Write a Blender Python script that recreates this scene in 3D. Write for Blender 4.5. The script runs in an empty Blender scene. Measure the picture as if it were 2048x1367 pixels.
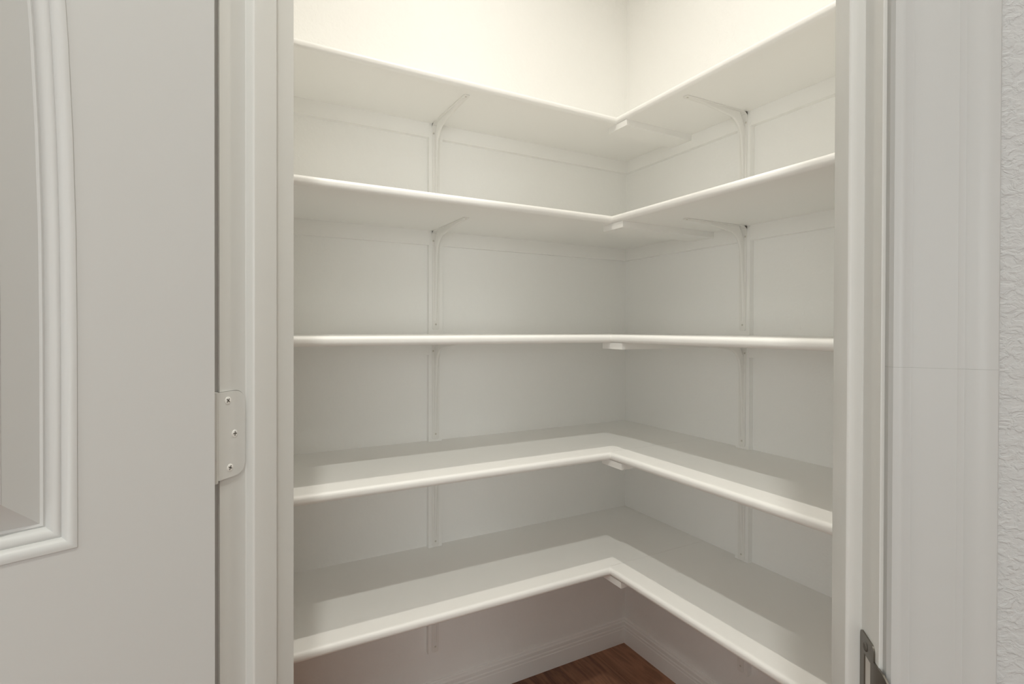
import bpy, bmesh, math, random
from mathutils import Vector, Matrix
random.seed(7)
S = bpy.context.scene
COL = S.collection

# ------------------------------------------------------------------ camera
H = 1.25                      # eye height
F_PX = 1056.0
YAW, PITCH, ROLL = math.radians(28.62), math.radians(-0.371), math.radians(0.158)
cam_data = bpy.data.cameras.new('camera')
cam = bpy.data.objects.new('camera', cam_data)
COL.objects.link(cam)
cam_data.sensor_fit = 'HORIZONTAL'
cam_data.sensor_width = 36.0
cam_data.lens = 36.0 * F_PX / 2048.0
cam_data.shift_y = -21.2 / 2048.0
cam_data.clip_start = 0.02
fw = Vector((math.sin(YAW) * math.cos(PITCH), math.cos(YAW) * math.cos(PITCH), math.sin(PITCH)))
rt = Vector((math.cos(YAW), -math.sin(YAW), 0))
up = rt.cross(fw)
rt2 = rt * math.cos(ROLL) + up * math.sin(ROLL)
up2 = -rt * math.sin(ROLL) + up * math.cos(ROLL)
M = Matrix((rt2, up2, -fw)).transposed().to_4x4()
M.translation = Vector((0, 0, H))
cam.matrix_world = M
S.camera = cam

# ------------------------------------------------------------------ world, light, exposure
S.view_settings.view_transform = 'Standard'
S.view_settings.look = 'None'
S.view_settings.gamma = 1.0
S.view_settings.use_curve_mapping = False
S.view_settings.exposure = 0.04
S.cycles.max_bounces = 12
S.cycles.diffuse_bounces = 10
S.cycles.glossy_bounces = 6
S.cycles.sample_clamp_indirect = 8.0
w = bpy.data.worlds.new('world'); S.world = w; w.use_nodes = True
w.node_tree.nodes['Background'].inputs[0].default_value = (0.9, 0.95, 1.0, 1)
w.node_tree.nodes['Background'].inputs[1].default_value = 0.5

CEIL = 3.05
PANTRY_LAMP = (0.61, 0.84)       # plan position of the puck light on the pantry ceiling
PUCK_POWER = 7.6
BULB_COLOR = (1.0, 0.945, 0.85)

def area(name, loc, size, power, color, rot=(0, 0, 0), shape='DISK', size_y=None):
    l = bpy.data.lights.new(name, 'AREA'); l.shape = shape; l.size = size
    if size_y: l.size_y = size_y
    l.energy = power; l.color = color
    o = bpy.data.objects.new(name, l); o.location = loc; o.rotation_euler = rot
    COL.objects.link(o); return o
KITCHEN_LIGHTS = [(-0.09, -0.14, 19.5), (-1.5, -0.3, 4.0), (-0.2, -1.6, 4.0), (-1.6, -1.8, 4.0)]
for kx, ky, kp in KITCHEN_LIGHTS:
    area('downlight_lamp', (kx, ky, CEIL - 0.012), 0.07, kp, (0.97, 0.97, 0.90))
area('puck_lamp', (PANTRY_LAMP[0], PANTRY_LAMP[1], CEIL - 0.026), 0.035, PUCK_POWER, BULB_COLOR).data.spread = math.radians(137)
# soft fill added behind the camera and at its left, at made-up windows
area('window_fill', (-3.0, -1.5, 1.45), 1.5, 16.0, (0.93, 0.98, 0.98), (0, math.radians(-90), 0), 'RECTANGLE', 1.7)
area('window_fill', (-1.2, -3.0, 1.45), 1.7, 24.0, (0.93, 0.98, 0.98), (math.radians(90), 0, 0), 'RECTANGLE', 1.5)

# ------------------------------------------------------------------ dimensions (fitted to the photograph)
XC, YC = 1.4097, 1.6351          # far corner of the pantry
XL, YR = -0.070, 0.138           # side walls of the pantry
S0, S1, S2 = 0.436, 0.548, 0.471 # door wall: kitchen face, pantry face, stop
TL, TR = -0.4414, 0.1465         # jamb faces
HEAD = 2.45
TH = 0.0229
K = math.sqrt(0.5)
def FS(t, s, z=0.0): return Vector(((t + s) * K, (s - t) * K, z))

# ------------------------------------------------------------------ materials
def mat(name, color, rough=0.5, metallic=0.0, spec=0.5):
    m = bpy.data.materials.new(name); m.use_nodes = True
    b = m.node_tree.nodes['Principled BSDF']
    b.inputs['Base Color'].default_value = (*color, 1)
    b.inputs['Roughness'].default_value = rough
    b.inputs['Metallic'].default_value = metallic
    b.inputs['Specular IOR Level'].default_value = spec
    return m
def node(m, typ, **kw):
    n = m.node_tree.nodes.new(typ)
    for k, v in kw.items():
        if k in n.inputs.keys(): n.inputs[k].default_value = v
        else: setattr(n, k, v)
    return n
def link(m, a, b): m.node_tree.links.new(a, b)
def add_bump(m, layers, distance, strength=1.0):
    """layers: list of (kind, scale, weight, stretch)"""
    b = m.node_tree.nodes['Principled BSDF']
    tc = node(m, 'ShaderNodeNewGeometry')
    prev = None
    for kind, scale, weight, stretch in layers:
        mp = node(m, 'ShaderNodeMapping'); mp.inputs['Scale'].default_value = stretch
        link(m, tc.outputs['Position'], mp.inputs['Vector'])
        if kind == 'knock':
            n = node(m, 'ShaderNodeTexNoise', Scale=scale, Detail=4.0, Roughness=0.55, Distortion=0.6)
            r = node(m, 'ShaderNodeValToRGB'); r.color_ramp.elements[0].position = 0.44; r.color_ramp.elements[1].position = 0.58
            link(m, n.outputs['Fac'], r.inputs['Fac']); out = r.outputs['Color']
        else:
            n = node(m, 'ShaderNodeTexNoise', Scale=scale, Detail=2.0, Roughness=0.5); out = n.outputs['Fac']
        link(m, mp.outputs['Vector'], n.inputs['Vector'])
        mul = node(m, 'ShaderNodeMath', operation='MULTIPLY'); mul.inputs[1].default_value = weight
        link(m, out, mul.inputs[0])
        if prev is None: prev = mul.outputs[0]
        else:
            ad = node(m, 'ShaderNodeMath', operation='ADD'); link(m, prev, ad.inputs[0]); link(m, mul.outputs[0], ad.inputs[1]); prev = ad.outputs[0]
    bp = node(m, 'ShaderNodeBump'); bp.inputs['Distance'].default_value = distance; bp.inputs['Strength'].default_value = strength
    link(m, prev, bp.inputs['Height']); link(m, bp.outputs['Normal'], b.inputs['Normal'])
    return bp

WALLC = (0.915, 0.9145, 0.897)
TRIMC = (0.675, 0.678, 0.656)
M_wall = mat('pantry_wall_paint', WALLC, 0.6, spec=0.35)
add_bump(M_wall, [('noise', 150, 1.0, (1, 1, 1)), ('knock', 60, 0.5, (1, 1, 1))], 0.0009, 0.5)
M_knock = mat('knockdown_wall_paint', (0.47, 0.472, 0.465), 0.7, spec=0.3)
add_bump(M_knock, [('knock', 130, 0.7, (1, 1, 1.4)), ('noise', 280, 0.9, (1, 1, 1.3))], 0.0007, 0.6)
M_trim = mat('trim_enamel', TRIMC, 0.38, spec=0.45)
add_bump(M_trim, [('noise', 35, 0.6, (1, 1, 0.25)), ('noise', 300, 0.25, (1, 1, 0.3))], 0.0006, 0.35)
M_shelf = mat('shelf_enamel', (0.910, 0.908, 0.888), 0.42, spec=0.45)
add_bump(M_shelf, [('noise', 90, 1.0, (1, 1, 1)), ('noise', 12, 0.6, (1, 1, 1))], 0.0005, 0.3)
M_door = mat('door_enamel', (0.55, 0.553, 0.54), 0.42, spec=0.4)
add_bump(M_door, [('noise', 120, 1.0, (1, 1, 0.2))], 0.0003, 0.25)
M_ceil = mat('ceiling_paint', (0.82, 0.81, 0.78), 0.8)
M_hw = mat('painted_steel', (0.855, 0.848, 0.82), 0.35, spec=0.5)
M_screw = mat('painted_screw', (0.62, 0.60, 0.54), 0.4, spec=0.5)
M_dark = mat('screw_recess', (0.10, 0.09, 0.075), 0.7)
M_gap_shade = mat('gap_shade', (0.22, 0.21, 0.19), 0.8)  # dark grey for the shadow line around the hinge leaf
M_nickel = mat('satin_nickel', (0.20, 0.185, 0.16), 0.36, metallic=1.0)
M_hole = mat('latch_pocket', (0.62, 0.60, 0.56), 0.8)
M_sub = mat('subfloor', (0.04, 0.022, 0.014), 0.9)
M_porc = mat('lamp_holder', (0.8, 0.8, 0.78), 0.3)

# casing paint with the hairline crack across it
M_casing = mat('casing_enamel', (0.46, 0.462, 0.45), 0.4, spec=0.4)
add_bump(M_casing, [('noise', 30, 0.7, (1, 1, 0.2)), ('noise', 260, 0.3, (1, 1, 0.4))], 0.0006, 0.35)
b = M_casing.node_tree.nodes['Principled BSDF']
g = node(M_casing, 'ShaderNodeNewGeometry'); sx = node(M_casing, 'ShaderNodeSeparateXYZ'); link(M_casing, g.outputs['Position'], sx.inputs[0])
a1 = node(M_casing, 'ShaderNodeMath', operation='SUBTRACT'); a1.inputs[1].default_value = 1.2235; link(M_casing, sx.outputs['Z'], a1.inputs[0])
a2 = node(M_casing, 'ShaderNodeMath', operation='ABSOLUTE'); link(M_casing, a1.outputs[0], a2.inputs[0])
a3 = node(M_casing, 'ShaderNodeMath', operation='LESS_THAN'); a3.inputs[1].default_value = 0.00022; link(M_casing, a2.outputs[0], a3.inputs[0])
nz = node(M_casing, 'ShaderNodeTexNoise', Scale=90.0); link(M_casing, g.outputs['Position'], nz.inputs['Vector'])
a4 = node(M_casing, 'ShaderNodeMath', operation='MULTIPLY'); link(M_casing, a3.outputs[0], a4.inputs[0]); link(M_casing, nz.outputs['Fac'], a4.inputs[1])
mx = node(M_casing, 'ShaderNodeMix', data_type='RGBA'); link(M_casing, a4.outputs[0], mx.inputs['Factor'])
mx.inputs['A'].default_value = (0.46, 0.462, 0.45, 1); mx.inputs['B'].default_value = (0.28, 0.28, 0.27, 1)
link(M_casing, mx.outputs['Result'], b.inputs['Base Color'])

# wood planks
M_wood = mat('walnut_plank', (0.2, 0.08, 0.04), 0.42, spec=0.4)
def build_wood():
    m = M_wood; b = m.node_tree.nodes['Principled BSDF']
    tc = node(m, 'ShaderNodeTexCoord'); oi = node(m, 'ShaderNodeObjectInfo')
    g = node(m, 'ShaderNodeNewGeometry')
    cmb = node(m, 'ShaderNodeCombineXYZ')
    mr = node(m, 'ShaderNodeMath', operation='MULTIPLY'); mr.inputs[1].default_value = 37.0
    link(m, oi.outputs['Random'], mr.inputs[0]); link(m, mr.outputs[0], cmb.inputs['Z']); link(m, mr.outputs[0], cmb.inputs['Y'])
    ad = node(m, 'ShaderNodeVectorMath', operation='ADD'); link(m, g.outputs['Position'], ad.inputs[0]); link(m, cmb.outputs[0], ad.inputs[1])
    mp = node(m, 'ShaderNodeMapping'); mp.inputs['Scale'].default_value = (1.0, 0.16, 1.0); link(m, ad.outputs[0], mp.inputs['Vector'])
    n1 = node(m, 'ShaderNodeTexNoise', Scale=14.0, Detail=3.0, Distortion=1.2); link(m, mp.outputs[0], n1.inputs['Vector'])
    wv = node(m, 'ShaderNodeMath', operation='MULTIPLY'); wv.inputs[1].default_value = 26.0; link(m, n1.outputs['Fac'], wv.inputs[0])
    sn = node(m, 'ShaderNodeMath', operation='SINE'); link(m, wv.outputs[0], sn.inputs[0])
    n2 = node(m, 'ShaderNodeTexNoise', Scale=120.0, Detail=5.0, Roughness=0.7)
    mp2 = node(m, 'ShaderNodeMapping'); mp2.inputs['Scale'].default_value = (1.0, 0.05, 1.0); link(m, ad.outputs[0], mp2.inputs['Vector']); link(m, mp2.outputs[0], n2.inputs['Vector'])
    s1 = node(m, 'ShaderNodeMath', operation='MULTIPLY_ADD'); s1.inputs[1].default_value = 0.14; s1.inputs[2].default_value = 0.0
    link(m, sn.outputs[0], s1.inputs[0])
    s2 = node(m, 'ShaderNodeMath', operation='MULTIPLY_ADD'); s2.inputs[1].default_value = 0.75; link(m, n2.outputs['Fac'], s2.inputs[0]); link(m, s1.outputs[0], s2.inputs[2])
    s3 = node(m, 'ShaderNodeMath', operation='MULTIPLY_ADD'); s3.inputs[1].default_value = 0.45; link(m, oi.outputs['Random'], s3.inputs[0]); link(m, s2.outputs[0], s3.inputs[2])
    rp = node(m, 'ShaderNodeValToRGB')
    rp.color_ramp.elements[0].position = 0.12; rp.color_ramp.elements[0].color = (0.105, 0.043, 0.024, 1)
    rp.color_ramp.elements[1].position = 0.95; rp.color_ramp.elements[1].color = (0.44, 0.222, 0.13, 1)
    link(m, s3.outputs[0], rp.inputs['Fac']); link(m, rp.outputs['Color'], b.inputs['Base Color'])
    bp = node(m, 'ShaderNodeBump'); bp.inputs['Distance'].default_value = 0.0004; bp.inputs['Strength'].default_value = 0.4
    link(m, s2.outputs[0], bp.inputs['Height']); link(m, bp.outputs['Normal'], b.inputs['Normal'])
build_wood()

def emis(name, color, strength):
    m = bpy.data.materials.new(name); m.use_nodes = True
    b = m.node_tree.nodes['Principled BSDF']
    b.inputs['Base Color'].default_value = (*color, 1)
    b.inputs['Emission Color'].default_value = (*color, 1); b.inputs['Emission Strength'].default_value = strength
    return m
M_bulb = emis('bulb_glow', BULB_COLOR, 6.0)
M_lens = emis('downlight_glow', (1.0, 0.945, 0.85), 3.0)

# ------------------------------------------------------------------ mesh helpers
def root(name, loc, label=None, cat=None, group=None, kind=None):
    o = bpy.data.objects.new(name, None); o.empty_display_size = 0.05; o.location = loc
    COL.objects.link(o); tag(o, label, cat, group, kind); return o
def tag(o, label=None, cat=None, group=None, kind=None):
    if label: o['label'] = label
    if cat: o['category'] = cat
    if group: o['group'] = group
    if kind: o['kind'] = kind
    return o
def wloc(o):
    v = Vector((0, 0, 0))
    while o is not None: v += o.location; o = o.parent
    return v
def obj(name, bm, m, parent=None, smooth=None, origin=None, label=None, cat=None, kind=None, group=None, bevel=None):
    """bm holds world coordinates; origin becomes the object's own origin"""
    if bevel:
        bmesh.ops.bevel(bm, geom=[e for e in bm.edges if len(e.link_faces) == 2 and e.calc_face_angle(0) > 0.6],
                        offset=bevel, segments=2, profile=0.6, affect='EDGES', clamp_overlap=True)
    bmesh.ops.recalc_face_normals(bm, faces=bm.faces)
    me = bpy.data.meshes.new(name)
    base = wloc(parent) if parent else Vector((0, 0, 0))
    if origin is None: origin = base
    bmesh.ops.translate(bm, verts=bm.verts, vec=-Vector(origin))
    bm.to_mesh(me); bm.free()
    if smooth is not None:
        for p in me.polygons: p.use_smooth = True
        me.set_sharp_from_angle(angle=math.radians(smooth))
    me.materials.append(m)
    o = bpy.data.objects.new(name, me); o.location = Vector(origin) - base
    if parent: o.parent = parent
    COL.objects.link(o); tag(o, label, cat, group, kind)
    return o
def NB(): return bmesh.new()
def box(bm, x0, x1, y0, y1, z0, z1, f=None):
    f = f or (lambda x, y, z: Vector((x, y, z)))
    v = [bm.verts.new(f(x, y, z)) for z in (z0, z1) for x, y in ((x0, y0), (x1, y0), (x1, y1), (x0, y1))]
    for q in ((0, 3, 2, 1), (4, 5, 6, 7), (0, 1, 5, 4), (1, 2, 6, 5), (2, 3, 7, 6), (3, 0, 4, 7)):
        bm.faces.new([v[i] for i in q])
def loft(bm, rings, closed_ring=True, closed_path=False, caps=True):
    R = [[bm.verts.new(p) for p in r] for r in rings]
    n = len(R[0]); m = len(R)
    for i in range(m if closed_path else m - 1):
        a, c = R[i], R[(i + 1) % m]
        for j in range(n if closed_ring else n - 1):
            k = (j + 1) % n
            bm.faces.new((a[j], a[k], c[k], c[j]))
    if caps and not closed_path and closed_ring:
        bm.faces.new(R[0]); bm.faces.new(list(reversed(R[-1])))
    return R
def cyl(bm, c, axis, r, h, seg=20, r2=None, dome=0.0):
    """cylinder from c along axis, optional dome at the far end"""
    axis = Vector(axis).normalized()
    u = axis.orthogonal().normalized(); v = axis.cross(u)
    r2 = r if r2 is None else r2
    prof = [(0, r), (h, r2)]
    if dome:
        prof = [(0, r), (h * 0.4, r)] + [(h * 0.4 + dome * math.sin(a), r * math.cos(a)) for a in (0.4, 0.8, 1.2)]
    rings = [[Vector(c) + axis * d + (u * math.cos(2 * math.pi * i / seg) + v * math.sin(2 * math.pi * i / seg)) * rr for i in range(seg)] for d, rr in prof]
    loft(bm, rings)
def screw(parent, c, axis, r=0.0042, m=None, turn=0.4):
    """pan head with a cross recess; the recess is its own dark mesh"""
    axis = Vector(axis).normalized()
    bm = NB(); cyl(bm, c, axis, r, 0.0010, 20, dome=0.0003)
    s = obj('screw', bm, m or M_screw, parent, smooth=40)
    return s
def screw_slot(parent, c, axis, r=0.0042, turn=0.4):
    axis = Vector(axis).normalized()
    u = axis.orthogonal().normalized(); v = axis.cross(u)
    c = Vector(c) + axis * 0.0006
    bm = NB()
    for k in range(2):
        a = turn + k * math.pi / 2
        d = u * math.cos(a) + v * math.sin(a); e = axis.cross(d)
        box(bm, -r * .6, r * .6, -r * .13, r * .13, 0, 0.0002, f=lambda x, y, z: c + d * x + e * y + axis * z)
    return obj('screw_recess', bm, M_dark, parent)

# ------------------------------------------------------------------ room shell
def wall(name, bm, m, label):
    return obj(name, bm, m, label=label, cat='wall', kind='structure')
KX0, KY0 = -3.1, -3.1            # far sides of the kitchen
WT = 0.112
bm = NB(); box(bm, KX0, XC + WT, YC, YC + WT, 0, CEIL)
wall('wall_back', bm, M_wall, 'cream textured pantry wall left of the inner corner')
bm = NB(); box(bm, XC, XC + WT, KY0, YC, 0, CEIL)
wall('wall_right', bm, M_wall, 'cream textured pantry wall right of the inner corner')
bm = NB(); box(bm, XL - WT, XL, FS(-0.647, S1).y, YC, 0, CEIL)
wall('wall_left', bm, M_wall, 'cream pantry side wall hidden behind the left door jamb')
bm = NB(); box(bm, FS(0.353, S1).x, XC, YR - WT, YR, 0, CEIL)
wall('wall_front', bm, M_wall, 'cream pantry side wall hidden behind the right door jamb')
# diagonal wall that holds the door: two legs and the part above the door
bm = NB()
tj = 0.019
tl_k = (XL - WT) / K - S0; tr_k = S0 - (YR - WT) / K      # kitchen face ends
tl_p = XL / K - S1; tr_p = S1 - YR / K                    # pantry face ends
def prism(bm, pts, z0, z1):
    lo = [bm.verts.new((p.x, p.y, z0)) for p in pts]; hi = [bm.verts.new((p.x, p.y, z1)) for p in pts]
    bm.faces.new(list(reversed(lo))); bm.faces.new(hi)
    for i in range(len(pts)):
        j = (i + 1) % len(pts); bm.faces.new((lo[i], lo[j], hi[j], hi[i]))
prism(bm, [FS(tl_k, S0), FS(TL - tj, S0), FS(TL - tj, S1), FS(tl_p, S1)], 0, CEIL)
prism(bm, [FS(TR + tj, S0), FS(tr_k, S0), FS(tr_p, S1), FS(TR + tj, S1)], 0, CEIL)
prism(bm, [FS(TL - tj, S0), FS(TR + tj, S0), FS(TR + tj, S1), FS(TL - tj, S1)], HEAD + tj, CEIL)
wall('wall_diagonal', bm, M_knock, 'grey white knockdown textured wall strip right of the door casing')
bm = NB(); box(bm, KX0 - WT, KX0, KY0 - WT, YC + WT, 0, CEIL)
wall('wall_kitchen_left', bm, M_knock, 'plain kitchen wall outside the frame on the left')
bm = NB(); box(bm, KX0, XC + WT, KY0 - WT, KY0, 0, CEIL)
wall('wall_kitchen_near', bm, M_knock, 'plain kitchen wall behind the viewer')
bm = NB(); box(bm, KX0 - WT, XC + WT, KY0 - WT, YC + WT, CEIL, CEIL + 0.1)
obj('ceiling', bm, M_ceil, label='flat white ceiling above pantry and kitchen', cat='ceiling', kind='structure')

# floor of wood planks, laid parallel to the right-hand pantry wall
fl = root('floor', (0, 0, 0), 'reddish brown wood plank floor of the pantry', 'floor', kind='structure')
bm = NB(); box(bm, KX0 - WT, XC + WT, KY0 - WT, YC + WT, -0.10, -0.008)
obj('subfloor', bm, M_sub, fl)
PW = 0.1706; PL = 1.22
seam = 1.2566
col_i = 0
x1 = seam + PW
while x1 > KX0:
    x0 = x1 - PW
    off = [0.34, 0.86, 0.10, 0.62, 1.05, 0.45][col_i % 6]
    y1 = YC + off
    while y1 > KY0:
        y0 = y1 - PL
        a0, a1, b0, b1 = max(x0, KX0), min(x1, XC), max(y0, KY0), min(y1, YC)
        if a1 - a0 > 0.01 and b1 - b0 > 0.01:
            bm = NB(); gp = 0.0006
            box(bm, a0 + gp, a1 - gp, b0 + gp, b1 - gp, -0.008, 0.0)
            obj('plank', bm, M_wood, fl, bevel=0.0008, origin=(a0, b0, 0))
        y1 = y0
    x1 = x0; col_i += 1

# baseboards: stepped profile (out from wall, height)
BBP = [(0, 0), (0.0135, 0), (0.0135, 0.0545), (0.0118, 0.0575), (0.0122, 0.0600), (0.0122, 0.0655), (0.0098, 0.0690),
       (0.0102, 0.0715), (0.0102, 0.0810), (0.0072, 0.0850), (0.0062, 0.0905), (0.0030, 0.0935), (0, 0.0935)]
def baseboard(name, p0, p1, nrm, m0, m1, label):
    """p0->p1 along wall, nrm into the room; m0/m1 mitre shifts per unit of thickness"""
    p0, p1, nrm = Vector(p0), Vector(p1), Vector(nrm); d = (p1 - p0).normalized(); bm = NB()
    loft(bm, [[p0 + d * (o * m0) + nrm * o + Vector((0, 0, h)) for o, h in BBP], [p1 - d * (o * m1) + nrm * o + Vector((0, 0, h)) for o, h in BBP]])
    obj(name, bm, M_shelf, smooth=25, label=label, cat='baseboard', kind='structure')
baseboard('baseboard_back', (XL, YC, 0), (XC, YC, 0), (0, -1, 0), 1, 1, 'white grooved baseboard under the left run of shelves')
baseboard('baseboard_right', (XC, YC, 0), (XC, YR, 0), (-1, 0, 0), 1, 1, 'white grooved baseboard under the right run of shelves')
baseboard('baseboard_left', (XL, YC, 0), (XL, FS(tl_p, S1).y + .01, 0), (1, 0, 0), 1, 0, 'white baseboard of the hidden left side wall')
baseboard('baseboard_front', (XC, YR, 0), (FS(tr_p, S1).x + .01, YR, 0), (0, 1, 0), 1, 0, 'white baseboard of the hidden right side wall')

# made-up windows housing the fill lights, outside the frame: bars and glowing glass
M_fill_glass = emis('fill_glass', (0.93, 0.97, 1.0), 1.0)
for nm, c, du, w_, h_, lb in (('fill_window_1', Vector((KX0, -1.5, 1.45)), Vector((0, 1, 0)), 1.7, 1.5, 'added white framed window for fill light in the left kitchen wall'),
                          ('fill_window_2', Vector((-1.2, KY0, 1.45)), Vector((1, 0, 0)), 1.7, 1.5, 'added white framed window for fill light behind the viewer')):
    dn = Vector((1, 0, 0)) if du.y else Vector((0, 1, 0))
    wr = root(nm, c, lb, 'window', kind='structure')
    ff = lambda a, d, z, c=c, du=du, dn=dn: c + du * a + dn * d + Vector((0, 0, z))
    for a0, a1, z0, z1 in ((-w_/2-.06, w_/2+.06, h_/2, h_/2+.06), (-w_/2-.06, w_/2+.06, -h_/2-.06, -h_/2), (-w_/2-.06, -w_/2, -h_/2, h_/2), (w_/2, w_/2+.06, -h_/2, h_/2), (-.02, .02, -h_/2, h_/2)):
        bm = NB(); box(bm, a0, a1, 0, .03, z0, z1, f=ff); obj('fill_window_bar', bm, M_trim, wr)
    for a0, a1 in ((-w_/2, -.02), (.02, w_/2)):
        bm = NB(); box(bm, a0, a1, 0.004, .008, -h_/2, h_/2, f=ff); obj('fill_pane', bm, M_fill_glass, wr)

# ------------------------------------------------------------------ door frame
tr = root('trim_1', FS((TL + TR) / 2, (S0 + S1) / 2, 0), 'painted door frame with rounded stops around the pantry opening', 'door frame', kind='structure')
def fsbox(bm, t0, t1, s0, s1, z0, z1): box(bm, t0, t1, s0, s1, z0, z1, f=lambda t, s, z: FS(t, s, z))
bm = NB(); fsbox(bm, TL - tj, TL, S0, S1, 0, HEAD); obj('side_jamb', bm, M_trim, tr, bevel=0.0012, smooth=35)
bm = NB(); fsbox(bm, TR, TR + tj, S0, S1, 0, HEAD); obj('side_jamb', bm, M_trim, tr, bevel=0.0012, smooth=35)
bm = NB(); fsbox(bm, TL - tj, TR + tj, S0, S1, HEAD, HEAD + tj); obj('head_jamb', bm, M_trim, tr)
# stop profile: (projection, s)
P = 0.011; SW = 0.036
STOP = [(0, S2 - 0.0006), (0.0006, S2), (0.0086, S2), (0.0098, S2 + 0.0004), (0.0107, S2 + 0.0013), (P, S2 + 0.0025),
        (P, S2 + SW - 0.0015), (P - 0.0015, S2 + SW), (0, S2 + SW)]
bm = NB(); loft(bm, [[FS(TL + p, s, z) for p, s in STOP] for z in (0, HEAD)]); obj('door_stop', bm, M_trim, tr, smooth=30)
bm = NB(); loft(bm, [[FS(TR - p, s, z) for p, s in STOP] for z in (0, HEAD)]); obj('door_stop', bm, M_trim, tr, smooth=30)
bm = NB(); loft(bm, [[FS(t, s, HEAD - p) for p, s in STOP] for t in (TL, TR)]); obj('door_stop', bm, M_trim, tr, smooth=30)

# casing on the kitchen side, (distance from opening, thickness)
CP = [(0, 0), (0, 0.0065), (0.0018, 0.0092), (0.0045, 0.0102), (0.0080, 0.0100), (0.0105, 0.0086), (0.0125, 0.0084), (0.0150, 0.0098), (0.0200, 0.0108),
      (0.0270, 0.0120), (0.0320, 0.0135), (0.0350, 0.0146), (0.0372, 0.0140), (0.0392, 0.0139), (0.0420, 0.0156), (0.0460, 0.0165), (0.0520, 0.0166), (0.0560, 0.0155), (0.0577, 0.0128), (0.0577, 0)]
CP = [(d * 1.05, h) for d, h in CP]
cs = root('trim_2', FS((TL + TR) / 2, S0, 0), 'white moulded casing around the pantry door on the kitchen side', 'casing', kind='structure')
rv = 0.0025
bm = NB(); loft(bm, [[FS(TR + rv + d, S0 - h, 0) for d, h in CP], [FS(TR + rv + d, S0 - h, HEAD + rv + d) for d, h in CP]]); obj('casing_leg', bm, M_casing, cs, smooth=30)
bm = NB(); loft(bm, [[FS(TL - rv - d, S0 - h, 0) for d, h in CP], [FS(TL - rv - d, S0 - h, HEAD + rv + d) for d, h in CP]]); obj('casing_leg', bm, M_casing, cs, smooth=30)
bm = NB(); loft(bm, [[FS(TL - rv - d, S0 - h, HEAD + rv + d) for d, h in CP], [FS(TR + rv + d, S0 - h, HEAD + rv + d) for d, h in CP]]); obj('casing_head', bm, M_casing, cs, smooth=30)

# strike plate on the right jamb
n_in = (FS(-1, 0)).normalized()            # out of the right jamb, into the opening
zt, zb = 1.0177, 0.9605; sb, sf = S2 - 0.0010, S0 + 0.0065
bm = NB(); th = 0.0012
def spx(s0, s1, z0, z1): fsbox(bm, TR - th, TR + 0.0004, s0, s1, z0, z1)
h0, h1 = sf + 0.006, sb - 0.0085           # latch hole in depth
spx(sf, sb, zt - 0.0150, zt - 0.004); spx(sf, sb, zb + 0.004, zb + 0.0150)
spx(sf + 0.004, sb - 0.004, zt - 0.004, zt); spx(sf + 0.004, sb - 0.004, zb, zb + 0.004)
for (sc, zc, a0) in ((sb - 0.004, zt - 0.004, 0), (sf + 0.004, zt - 0.004, 90), (sf + 0.004, zb + 0.004, 180), (sb - 0.004, zb + 0.004, 270)):
    arc = [FS(0, sc, zc)] + [FS(0, sc + 0.004 * math.cos(math.radians(a0 + i * 22.5)), zc + 0.004 * math.sin(math.radians(a0 + i * 22.5))) for i in range(5)]
    loft(bm, [[p + FS(TR + 0.0004, 0) for p in arc], [p + FS(TR - th, 0) for p in arc]])
spx(sf, h0, zb + 0.0150, zt - 0.0150); spx(h1, sb, zb + 0.0150, zt - 0.0150)
sp = obj('strike_plate', bm, M_nickel, tr, label='satin nickel strike plate with a rectangular latch hole')
# curved lip towards the kitchen
bm = NB(); rings = []
lz0, lz1 = zb + 0.0105, zt - 0.0105
for k in range(9):
    a = k / 8
    s = sf - 0.0195 * a; tt = TR - th / 2 + 0.0012 * 0 + 0.0021 * a * a
    rr = 0.0 if a < 0.55 else 0.0035 * ((a - 0.55) / 0.45) ** 2
    rings.append([FS(tt - 0.0007, s, lz0 + rr), FS(tt + 0.0007, s, lz0 + rr), FS(tt + 0.0007, s, lz1 - rr), FS(tt - 0.0007, s, lz1 - rr)])
loft(bm, rings); obj('strike_lip', bm, M_nickel, sp, smooth=40)
bm = NB(); fsbox(bm, TR - 0.0002, TR + 0.0003, h0, h1, zb + 0.0150, zt - 0.0150); obj('latch_hole', bm, M_hole, sp)
sm = (sf + sb) / 2 + 0.002
for zz in (zt - 0.0085, zb + 0.0085):
    bm = NB(); cyl(bm, FS(TR - th, sm, zz), n_in, 0.0034, 0.0008, 16, r2=0.0028); obj('screw', bm, M_dark, sp, smooth=40)

# ------------------------------------------------------------------ the open door
def c2w(cx, cz): return Vector((rt.x * cx + math.sin(YAW) * cz, rt.y * cx + math.cos(YAW) * cz, 0))
DC = c2w(-0.2895, 0.5140); DD = c2w(-0.6756, -0.7373).normalized(); DN = c2w(0.7373, -0.6756).normalized()
def DP(a, h, z): return DC + DD * a + DN * h + Vector((0, 0, z))
DW, DT, DZ0, DZ1 = 0.582, 0.035, 0.012, 2.442
door = root('door_1', DP(0, -DT / 2, DZ0), 'white moulded door with arched raised panel, swung open at left', 'door', kind='structure')
A0, A1 = 0.1041, DW - 0.1041
ZB, ZSP, ZAR = 1.067, 1.25, 1.0
LB, LT = 0.225, 0.925
am = (A0 + A1) / 2; aw = (A1 - A0) / 2
arch = [(am + aw * math.cos(math.pi * i / 40), ZSP + ZAR * math.sin(math.pi * i / 40)) for i in range(41)]   # from A1 over to A0
upper_loop = [(A0, ZB), (A1, ZB)] + arch
lower_loop = [(A0, LB), (A1, LB), (A1, LT), (A0, LT)]
bm = NB()
def dbox(a0, a1, z0, z1): box(bm, a0, a1, -DT, 0, z0, z1, f=lambda a, h, z: DP(a, h, z))
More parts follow.
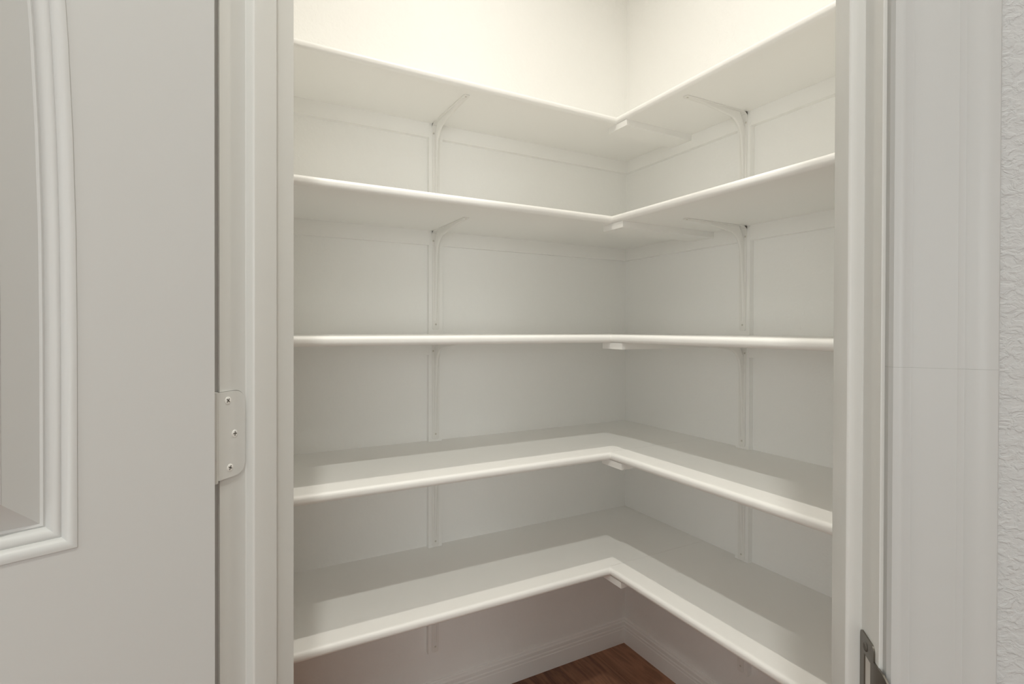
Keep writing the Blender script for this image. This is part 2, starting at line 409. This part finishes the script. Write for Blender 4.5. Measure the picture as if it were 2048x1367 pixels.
dbox(0, A0, DZ0, DZ1); dbox(A1, DW, DZ0, DZ1); dbox(A0, A1, DZ0, LB); dbox(A0, A1, LT, ZB)
head = [(A1, DZ1), (A0, DZ1)] + list(reversed(arch))
f1 = [bm.verts.new(DP(a, 0, z)) for a, z in head]; f2 = [bm.verts.new(DP(a, -DT, z)) for a, z in head]
bm.faces.new(f1); bm.faces.new(list(reversed(f2)))
for i in range(len(head)):
    j = (i + 1) % len(head); bm.faces.new((f1[i], f1[j], f2[j], f2[i]))
bmesh.ops.remove_doubles(bm, verts=bm.verts, dist=1e-6)
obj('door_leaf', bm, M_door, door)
def inset(loop, d):
    n = len(loop); out = []
    for i in range(n):
        p0, p1, p2 = Vector(loop[i - 1]), Vector(loop[i]), Vector(loop[(i + 1) % n])
        e1 = (p1 - p0); e2 = (p2 - p1)
        if e1.length < 1e-9: e1 = e2
        if e2.length < 1e-9: e2 = e1
        e1.normalize(); e2.normalize()
        n1 = Vector((-e1.y, e1.x)); n2 = Vector((-e2.y, e2.x))
        m = (n1 + n2); m = m / max(m.length_squared, 1e-9) * 2 if m.length > 1e-6 else n1
        out.append(p1 + m * d)
    return out
PROF = [(0, 0), (0.0006, 0.0010), (0.0025, 0.0012), (0.0055, 0.0003), (0.0080, -0.0018), (0.0094, -0.0040), (0.0099, -0.0062), (0.0108, -0.0058),
        (0.0130, -0.0060), (0.0160, -0.0078), (0.0183, -0.0105), (0.0192, -0.0132), (0.0205, -0.0125), (0.0225, -0.0132)]
def dedupe(loop):
    out = []
    for p in loop:
        if not out or (Vector(p) - Vector(out[-1])).length > 1e-6: out.append(p)
    if (Vector(out[0]) - Vector(out[-1])).length < 1e-6: out.pop()
    return out
for lp in (upper_loop, lower_loop):
    lp = dedupe(lp)
    bm = NB()
    rings = [[DP(p[0], h, p[1]) for p in inset(lp, d)] for d, h in PROF]
    R = loft(bm, rings, True, False, caps=False)
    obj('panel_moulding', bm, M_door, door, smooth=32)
    bm = NB()
    rings = [[DP(p[0], h, p[1]) for p in inset(lp, d)] for d, h in ((0.0222, -0.0134), (0.0455, -0.0028), (0.0462, -0.0018))]
    R = loft(bm, rings, True, False, caps=False)
    bm.faces.new(R[-1])
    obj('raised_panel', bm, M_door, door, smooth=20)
# hinge: leaf on the left jamb with rounded corners, knuckle behind the door edge
hz0, hz1 = 1.0925, 1.1825
hinge = root('hinge', FS(TL, S0, hz0) - door.location, None, None); hinge.parent = door
hx0, hx1, rr = S0 - 0.008, S2 - 0.0022, 0.0135
pts = [(hx0, hz0)]
for i in range(9):
    a = -math.pi / 2 + i * math.pi / 16; pts.append((hx1 - rr + rr * math.cos(a), hz0 + rr + rr * math.sin(a)))
for i in range(9):
    a = i * math.pi / 16; pts.append((hx1 - rr + rr * math.cos(a), hz1 - rr + rr * math.sin(a)))
pts.append((hx0, hz1))
bm = NB()
loft(bm, [[FS(TL - 0.001, s, z) for s, z in pts], [FS(TL + 0.0014, s, z) for s, z in pts], [FS(TL + 0.0018, s - 0.0004 * (s > hx0), z) for s, z in pts]])
obj('hinge_leaf', bm, M_trim, hinge, smooth=40)
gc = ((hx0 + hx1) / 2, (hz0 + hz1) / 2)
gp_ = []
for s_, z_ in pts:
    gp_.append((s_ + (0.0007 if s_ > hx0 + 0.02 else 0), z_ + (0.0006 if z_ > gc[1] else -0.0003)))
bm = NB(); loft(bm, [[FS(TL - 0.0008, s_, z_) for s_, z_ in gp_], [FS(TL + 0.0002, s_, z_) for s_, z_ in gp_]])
obj('mortise_shadow', bm, M_gap_shade, hinge)  # dark plate rimming the leaf, its colour stands in for the gap's shadow
kn = FS(TL + 0.0005, S0 - 0.010)
bm = NB(); cyl(bm, (kn.x, kn.y, hz0 - 0.001), (0, 0, 1), 0.0055, hz1 - hz0 + 0.002, 20); obj('hinge_knuckle', bm, M_trim, hinge, smooth=40)
def jamb_s(px):
    q = (px - 1024) / F_PX; r = -(0.9594 * q - 0.282) / (0.282 * q + 0.9594); return -TL / r
ax = FS(1, 0)
for px, zz, tn in ((453, 1.1735, .2), (466.5, 1.1375, .9), (457, 1.1028, .5)):
    sc = FS(TL + 0.0016, jamb_s(px), zz)
    s = screw(hinge, sc, ax, 0.0040, M_hw, tn); screw_slot(hinge, sc, ax, 0.0040, tn)

# ------------------------------------------------------------------ shelves
SHELF = [  # top height, depth, label words
    (1.9286, 0.3050, 'topmost, narrowest L shaped white shelf, near the ceiling'),
    (1.5840, 0.4010, 'second L shaped white shelf from the top, underside visible'),
    (1.2303, 0.4090, 'middle L shaped white shelf, seen edge-on at eye level'),
    (0.8828, 0.4090, 'second L shaped white shelf from the floor, its top visible'),
    (0.5404, 0.4090, 'lowest L shaped white shelf, just above the brown floor'),
]
ORD = ['topmost shelf', 'second shelf from the top', 'middle shelf', 'second shelf from the floor', 'lowest shelf']
STRIP_X, STRIP_Y, SWID, STH, CH = 0.601, 1.078, 0.046, 0.0175, 0.0450
NOSE, NR = 0.0125, 0.0098
def nose_profile():
    pts = [(0, 0), (NOSE - NR, 0)]
    for i in range(1, 9):
        a = math.pi / 2 * i / 8; pts.append((NOSE - NR + NR * math.sin(a), -NR + NR * math.cos(a)))
    for i in range(0, 9):
        a = math.pi / 2 * i / 8; pts.append((NOSE - NR + NR * math.cos(a), -(TH - NR) - NR * math.sin(a)))
    pts.append((0, -TH)); return pts
NP = nose_profile()
for (z, D, lab) in SHELF:
    sh = root('corner_shelf', (XC - D, YC - D, z - TH), lab, 'shelf', 'L shaped pantry shelves')
    xa, ya = XC - D + NOSE, YC - D + NOSE
    bm = NB(); box(bm, XL, XC, ya, YC, z - TH, z); obj('shelf_board', bm, M_shelf, sh)
    bm = NB(); box(bm, xa, XC, YR, ya - 0.0006, z - TH, z - 0.0002); obj('shelf_board', bm, M_shelf, sh)
    bm = NB()
    loft(bm, [[Vector((XL, ya - o, z + h)) for o, h in NP], [Vector((xa - o, ya - o, z + h)) for o, h in NP], [Vector((xa - o, YR, z + h)) for o, h in NP]])
    obj('nosing', bm, M_shelf, sh, smooth=30)
    zc0, zc1 = z - TH - CH, z - TH
    hw = SWID / 2
    def cleat(x0, x1, y0, y1):
        bm = NB(); box(bm, x0, x1, y0, y1, zc0, zc1); obj('wall_cleat', bm, M_shelf, sh, bevel=0.0015, smooth=35)
    cleat(XL, STRIP_X - hw, YC - STH, YC); cleat(STRIP_X + hw, XC, YC - STH, YC)
    cleat(XC - STH, XC, STRIP_Y + hw, YC - STH); cleat(XC - STH, XC, YR, STRIP_Y - hw)
    bm = NB(); box(bm, XC - D + 0.0045, XC - STH, YC - D - 0.0445, YC - D + 0.0445, z - TH - 0.0185, z - TH)
    obj('corner_brace', bm, M_shelf, sh, bevel=0.002, smooth=35)

# vertical wall strips between the shelves, and the shelf brackets on them
levels = [s[0] for s in SHELF]
for wi, wname in enumerate(('left', 'right')):
    for i in range(5):
        ztop = levels[i] - TH
        zbot = levels[i + 1] if i < 4 else 0.196
        bm = NB()
        if wi == 0: box(bm, STRIP_X - SWID / 2, STRIP_X + SWID / 2, YC - STH - 0.001, YC, zbot, ztop); o0 = (STRIP_X, YC, zbot)
        else: box(bm, XC - STH - 0.001, XC, STRIP_Y - SWID / 2, STRIP_Y + SWID / 2, zbot, ztop); o0 = (XC, STRIP_Y, zbot)
        th_ = 'below the ' + ORD[i]
        obj('wall_strip', bm, M_shelf, None, bevel=0.0018, smooth=35, origin=o0,
            label='white vertical wood strip on the %s wall, %s' % (wname, th_), cat='wall strip', group='vertical wood strips on the pantry walls')

ARM, LEG, BR, BT_ = 0.250, 0.318, 0.019, 0.0026
def bracket(base, out, side, label):
    """base: corner point where wall strip face meets shelf underside; out: horizontal unit vector into the room; side: along the wall"""
    out, side, upv, base = Vector(out), Vector(side), Vector((0, 0, 1)), Vector(base)
    r = root('shelf_bracket', base - upv * LEG, label, 'bracket', 'steel shelf brackets')
    def W(o, s, h): return base + out * o + side * s + upv * h
    path = [(ARM, 0, 0.0055), (ARM - 0.0022, 0, 0.0078), (ARM - 0.006, 0, 0.0092), (ARM - 0.02, 0, 0.0098), (0.10, 0, 0.0118), (BR, 0, 0.0135)]
    for i in range(1, 7):
        a = math.pi / 2 * i / 6; path.append((BR - BR * math.sin(a), -BR + BR * math.cos(a), 0.0135))
    path += [(0, -0.10, 0.0125), (0, -LEG + 0.006, 0.0115), (0, -LEG + 0.002, 0.0098), (0, -LEG, 0.0065)]
    bm = NB(); rings = []
    for i, (o, h, hwid) in enumerate(path):
        p0 = path[max(i - 1, 0)]; p1 = path[min(i + 1, len(path) - 1)]
        d = Vector((p1[0] - p0[0], p1[1] - p0[1])).normalized(); nn = Vector((-d.y, d.x))  # to inside of the bend
        if nn.dot(Vector((1, -1))) < 0: nn = -nn
        rings.append([W(o, -hwid, h), W(o, hwid, h), W(o + nn.x * BT_, hwid, h + nn.y * BT_), W(o + nn.x * BT_, -hwid, h + nn.y * BT_)])
    loft(bm, rings); plate = obj('bracket_plate', bm, M_hw, r, smooth=30)
    bm = NB(); box(bm, 0.0004, 0.0075, -0.0128, 0.0128, -0.0075, -0.0004, f=W); obj('unpainted_gap_shade', bm, M_dark, r)  # dark block in the bend, coloured for the gap's shade and bare steel
    # pressed rib, deepest at the bend
    outer = []; inner = []; wid = []
    N = 26
    for i in range(N + 1):
        u = i / N
        if u < 0.42:
            k = u / 0.42; o = ARM - 0.022 - (ARM - 0.022 - 0.068) * k; h = -BT_ - 0.001 - 0.017 * k ** 1.3; outer.append((o, -0.001))
        elif u < 0.66:
            k = (u - 0.42) / 0.24; a = math.pi / 2 * k
            o = 0.0160 + 0.052 * (1 - math.sin(a)); h = -0.0206 - 0.055 * (1 - math.cos(a)); outer.append((BR * 0.5 * (1 - k) + 0.002, -BR * .5 * k - 0.002))
        else:
            k = (u - 0.66) / 0.34; o = 0.016 - 0.0125 * k ** 0.6; h = -0.0756 - (LEG - 0.0756 - 0.030) * k; outer.append((0.001, h))
        inner.append((o, h)); wid.append(0.0052)
    outer2 = [(max(o, .001), max(-.001 if i / N < 0.42 else h, -LEG)) for i, (o, h) in enumerate(outer)]
    bm = NB(); rings = []
    for i in range(N + 1):
        (o, h), (oo, oh) = inner[i], outer2[i]
        if i / N < 0.42: oo, oh = o, -0.001
        elif i / N < 0.66:
            k = (i / N - 0.42) / 0.24; oo, oh = max(0.068 * (1 - k * 1.25), 0.001), -0.001 if k < 0.5 else -0.001 - 0.0746 * (k - .5) / .5
        else: oo, oh = 0.001, h
        v = Vector((o - oo, h - oh)); L = v.length; vn = v.normalized() if L > 1e-6 else Vector((1, 0))
        wd = wid[i]; e = min(0.0028, L * 0.6)
        rings.append([W(oo, -wd, oh), W(o - vn.x * e, -wd * 0.9, h - vn.y * e), W(o - vn.x * e * .25, -wd * .55, h - vn.y * e * .25), W(o, 0, h),
                      W(o - vn.x * e * .25, wd * .55, h - vn.y * e * .25), W(o - vn.x * e, wd * 0.9, h - vn.y * e), W(oo, wd, oh)])
    loft(bm, rings, closed_ring=True); obj('pressed_rib', bm, M_hw, r, smooth=50)
    for (c, axv) in ((W(ARM - 0.011, 0, -BT_), -upv), (W(BT_, -0.0092, -0.032), out), (W(BT_, 0.0092, -0.032), out), (W(BT_, 0, -LEG + 0.018), out)):
        bm = NB(); cyl(bm, c, axv, 0.0030, 0.0012, 14, dome=0.0007); obj('screw', bm, M_screw, plate, smooth=40)
for i in range(5):
    zu = levels[i] - TH - 0.0002
    bracket((STRIP_X, YC - STH - 0.0011, zu), (0, -1, 0), (1, 0, 0), 'white steel bracket on the left wall, under the ' + ORD[i])
for i in range(5):
    zu = levels[i] - TH - 0.0002
    bracket((XC - STH - 0.0011, STRIP_Y, zu), (-1, 0, 0), (0, 1, 0), 'white steel bracket on the right wall, under the ' + ORD[i])

# ------------------------------------------------------------------ lamps (outside the frame)
lm = root('ceiling_lamp', (PANTRY_LAMP[0], PANTRY_LAMP[1], CEIL), 'small round puck light on the pantry ceiling', 'lamp')
bm = NB(); cyl(bm, (PANTRY_LAMP[0], PANTRY_LAMP[1], CEIL), (0, 0, -1), 0.045, 0.022, 28, r2=0.038); obj('lamp_housing', bm, M_porc, lm, smooth=40)
bm = NB(); cyl(bm, (PANTRY_LAMP[0], PANTRY_LAMP[1], CEIL - 0.0215), (0, 0, -1), 0.033, 0.002, 24); obj('lens', bm, M_bulb, lm, smooth=40)
for i, (kx, ky, kp) in enumerate(KITCHEN_LIGHTS):
    r = root('downlight', (kx, ky, CEIL), ['recessed kitchen ceiling light just outside the pantry door', 'recessed kitchen ceiling light at the left', 'recessed kitchen ceiling light behind the viewer', 'recessed kitchen ceiling light in the far kitchen corner'][i], 'ceiling light', 'recessed kitchen lights')
    bm = NB(); rings = []
    for rad, zz in ((0.075, 0.0), (0.095, 0.0), (0.094, -0.004), (0.080, -0.006), (0.075, -0.003)):
        rings.append([Vector((kx + rad * math.cos(a * math.pi / 16), ky + rad * math.sin(a * math.pi / 16), CEIL + zz)) for a in range(32)])
    loft(bm, rings, caps=False); obj('downlight_trim', bm, M_porc, r, smooth=40)
    bm = NB(); cyl(bm, (kx, ky, CEIL - 0.0005), (0, 0, -1), 0.075, 0.0015, 28); obj('downlight_lens', bm, M_lens, r)
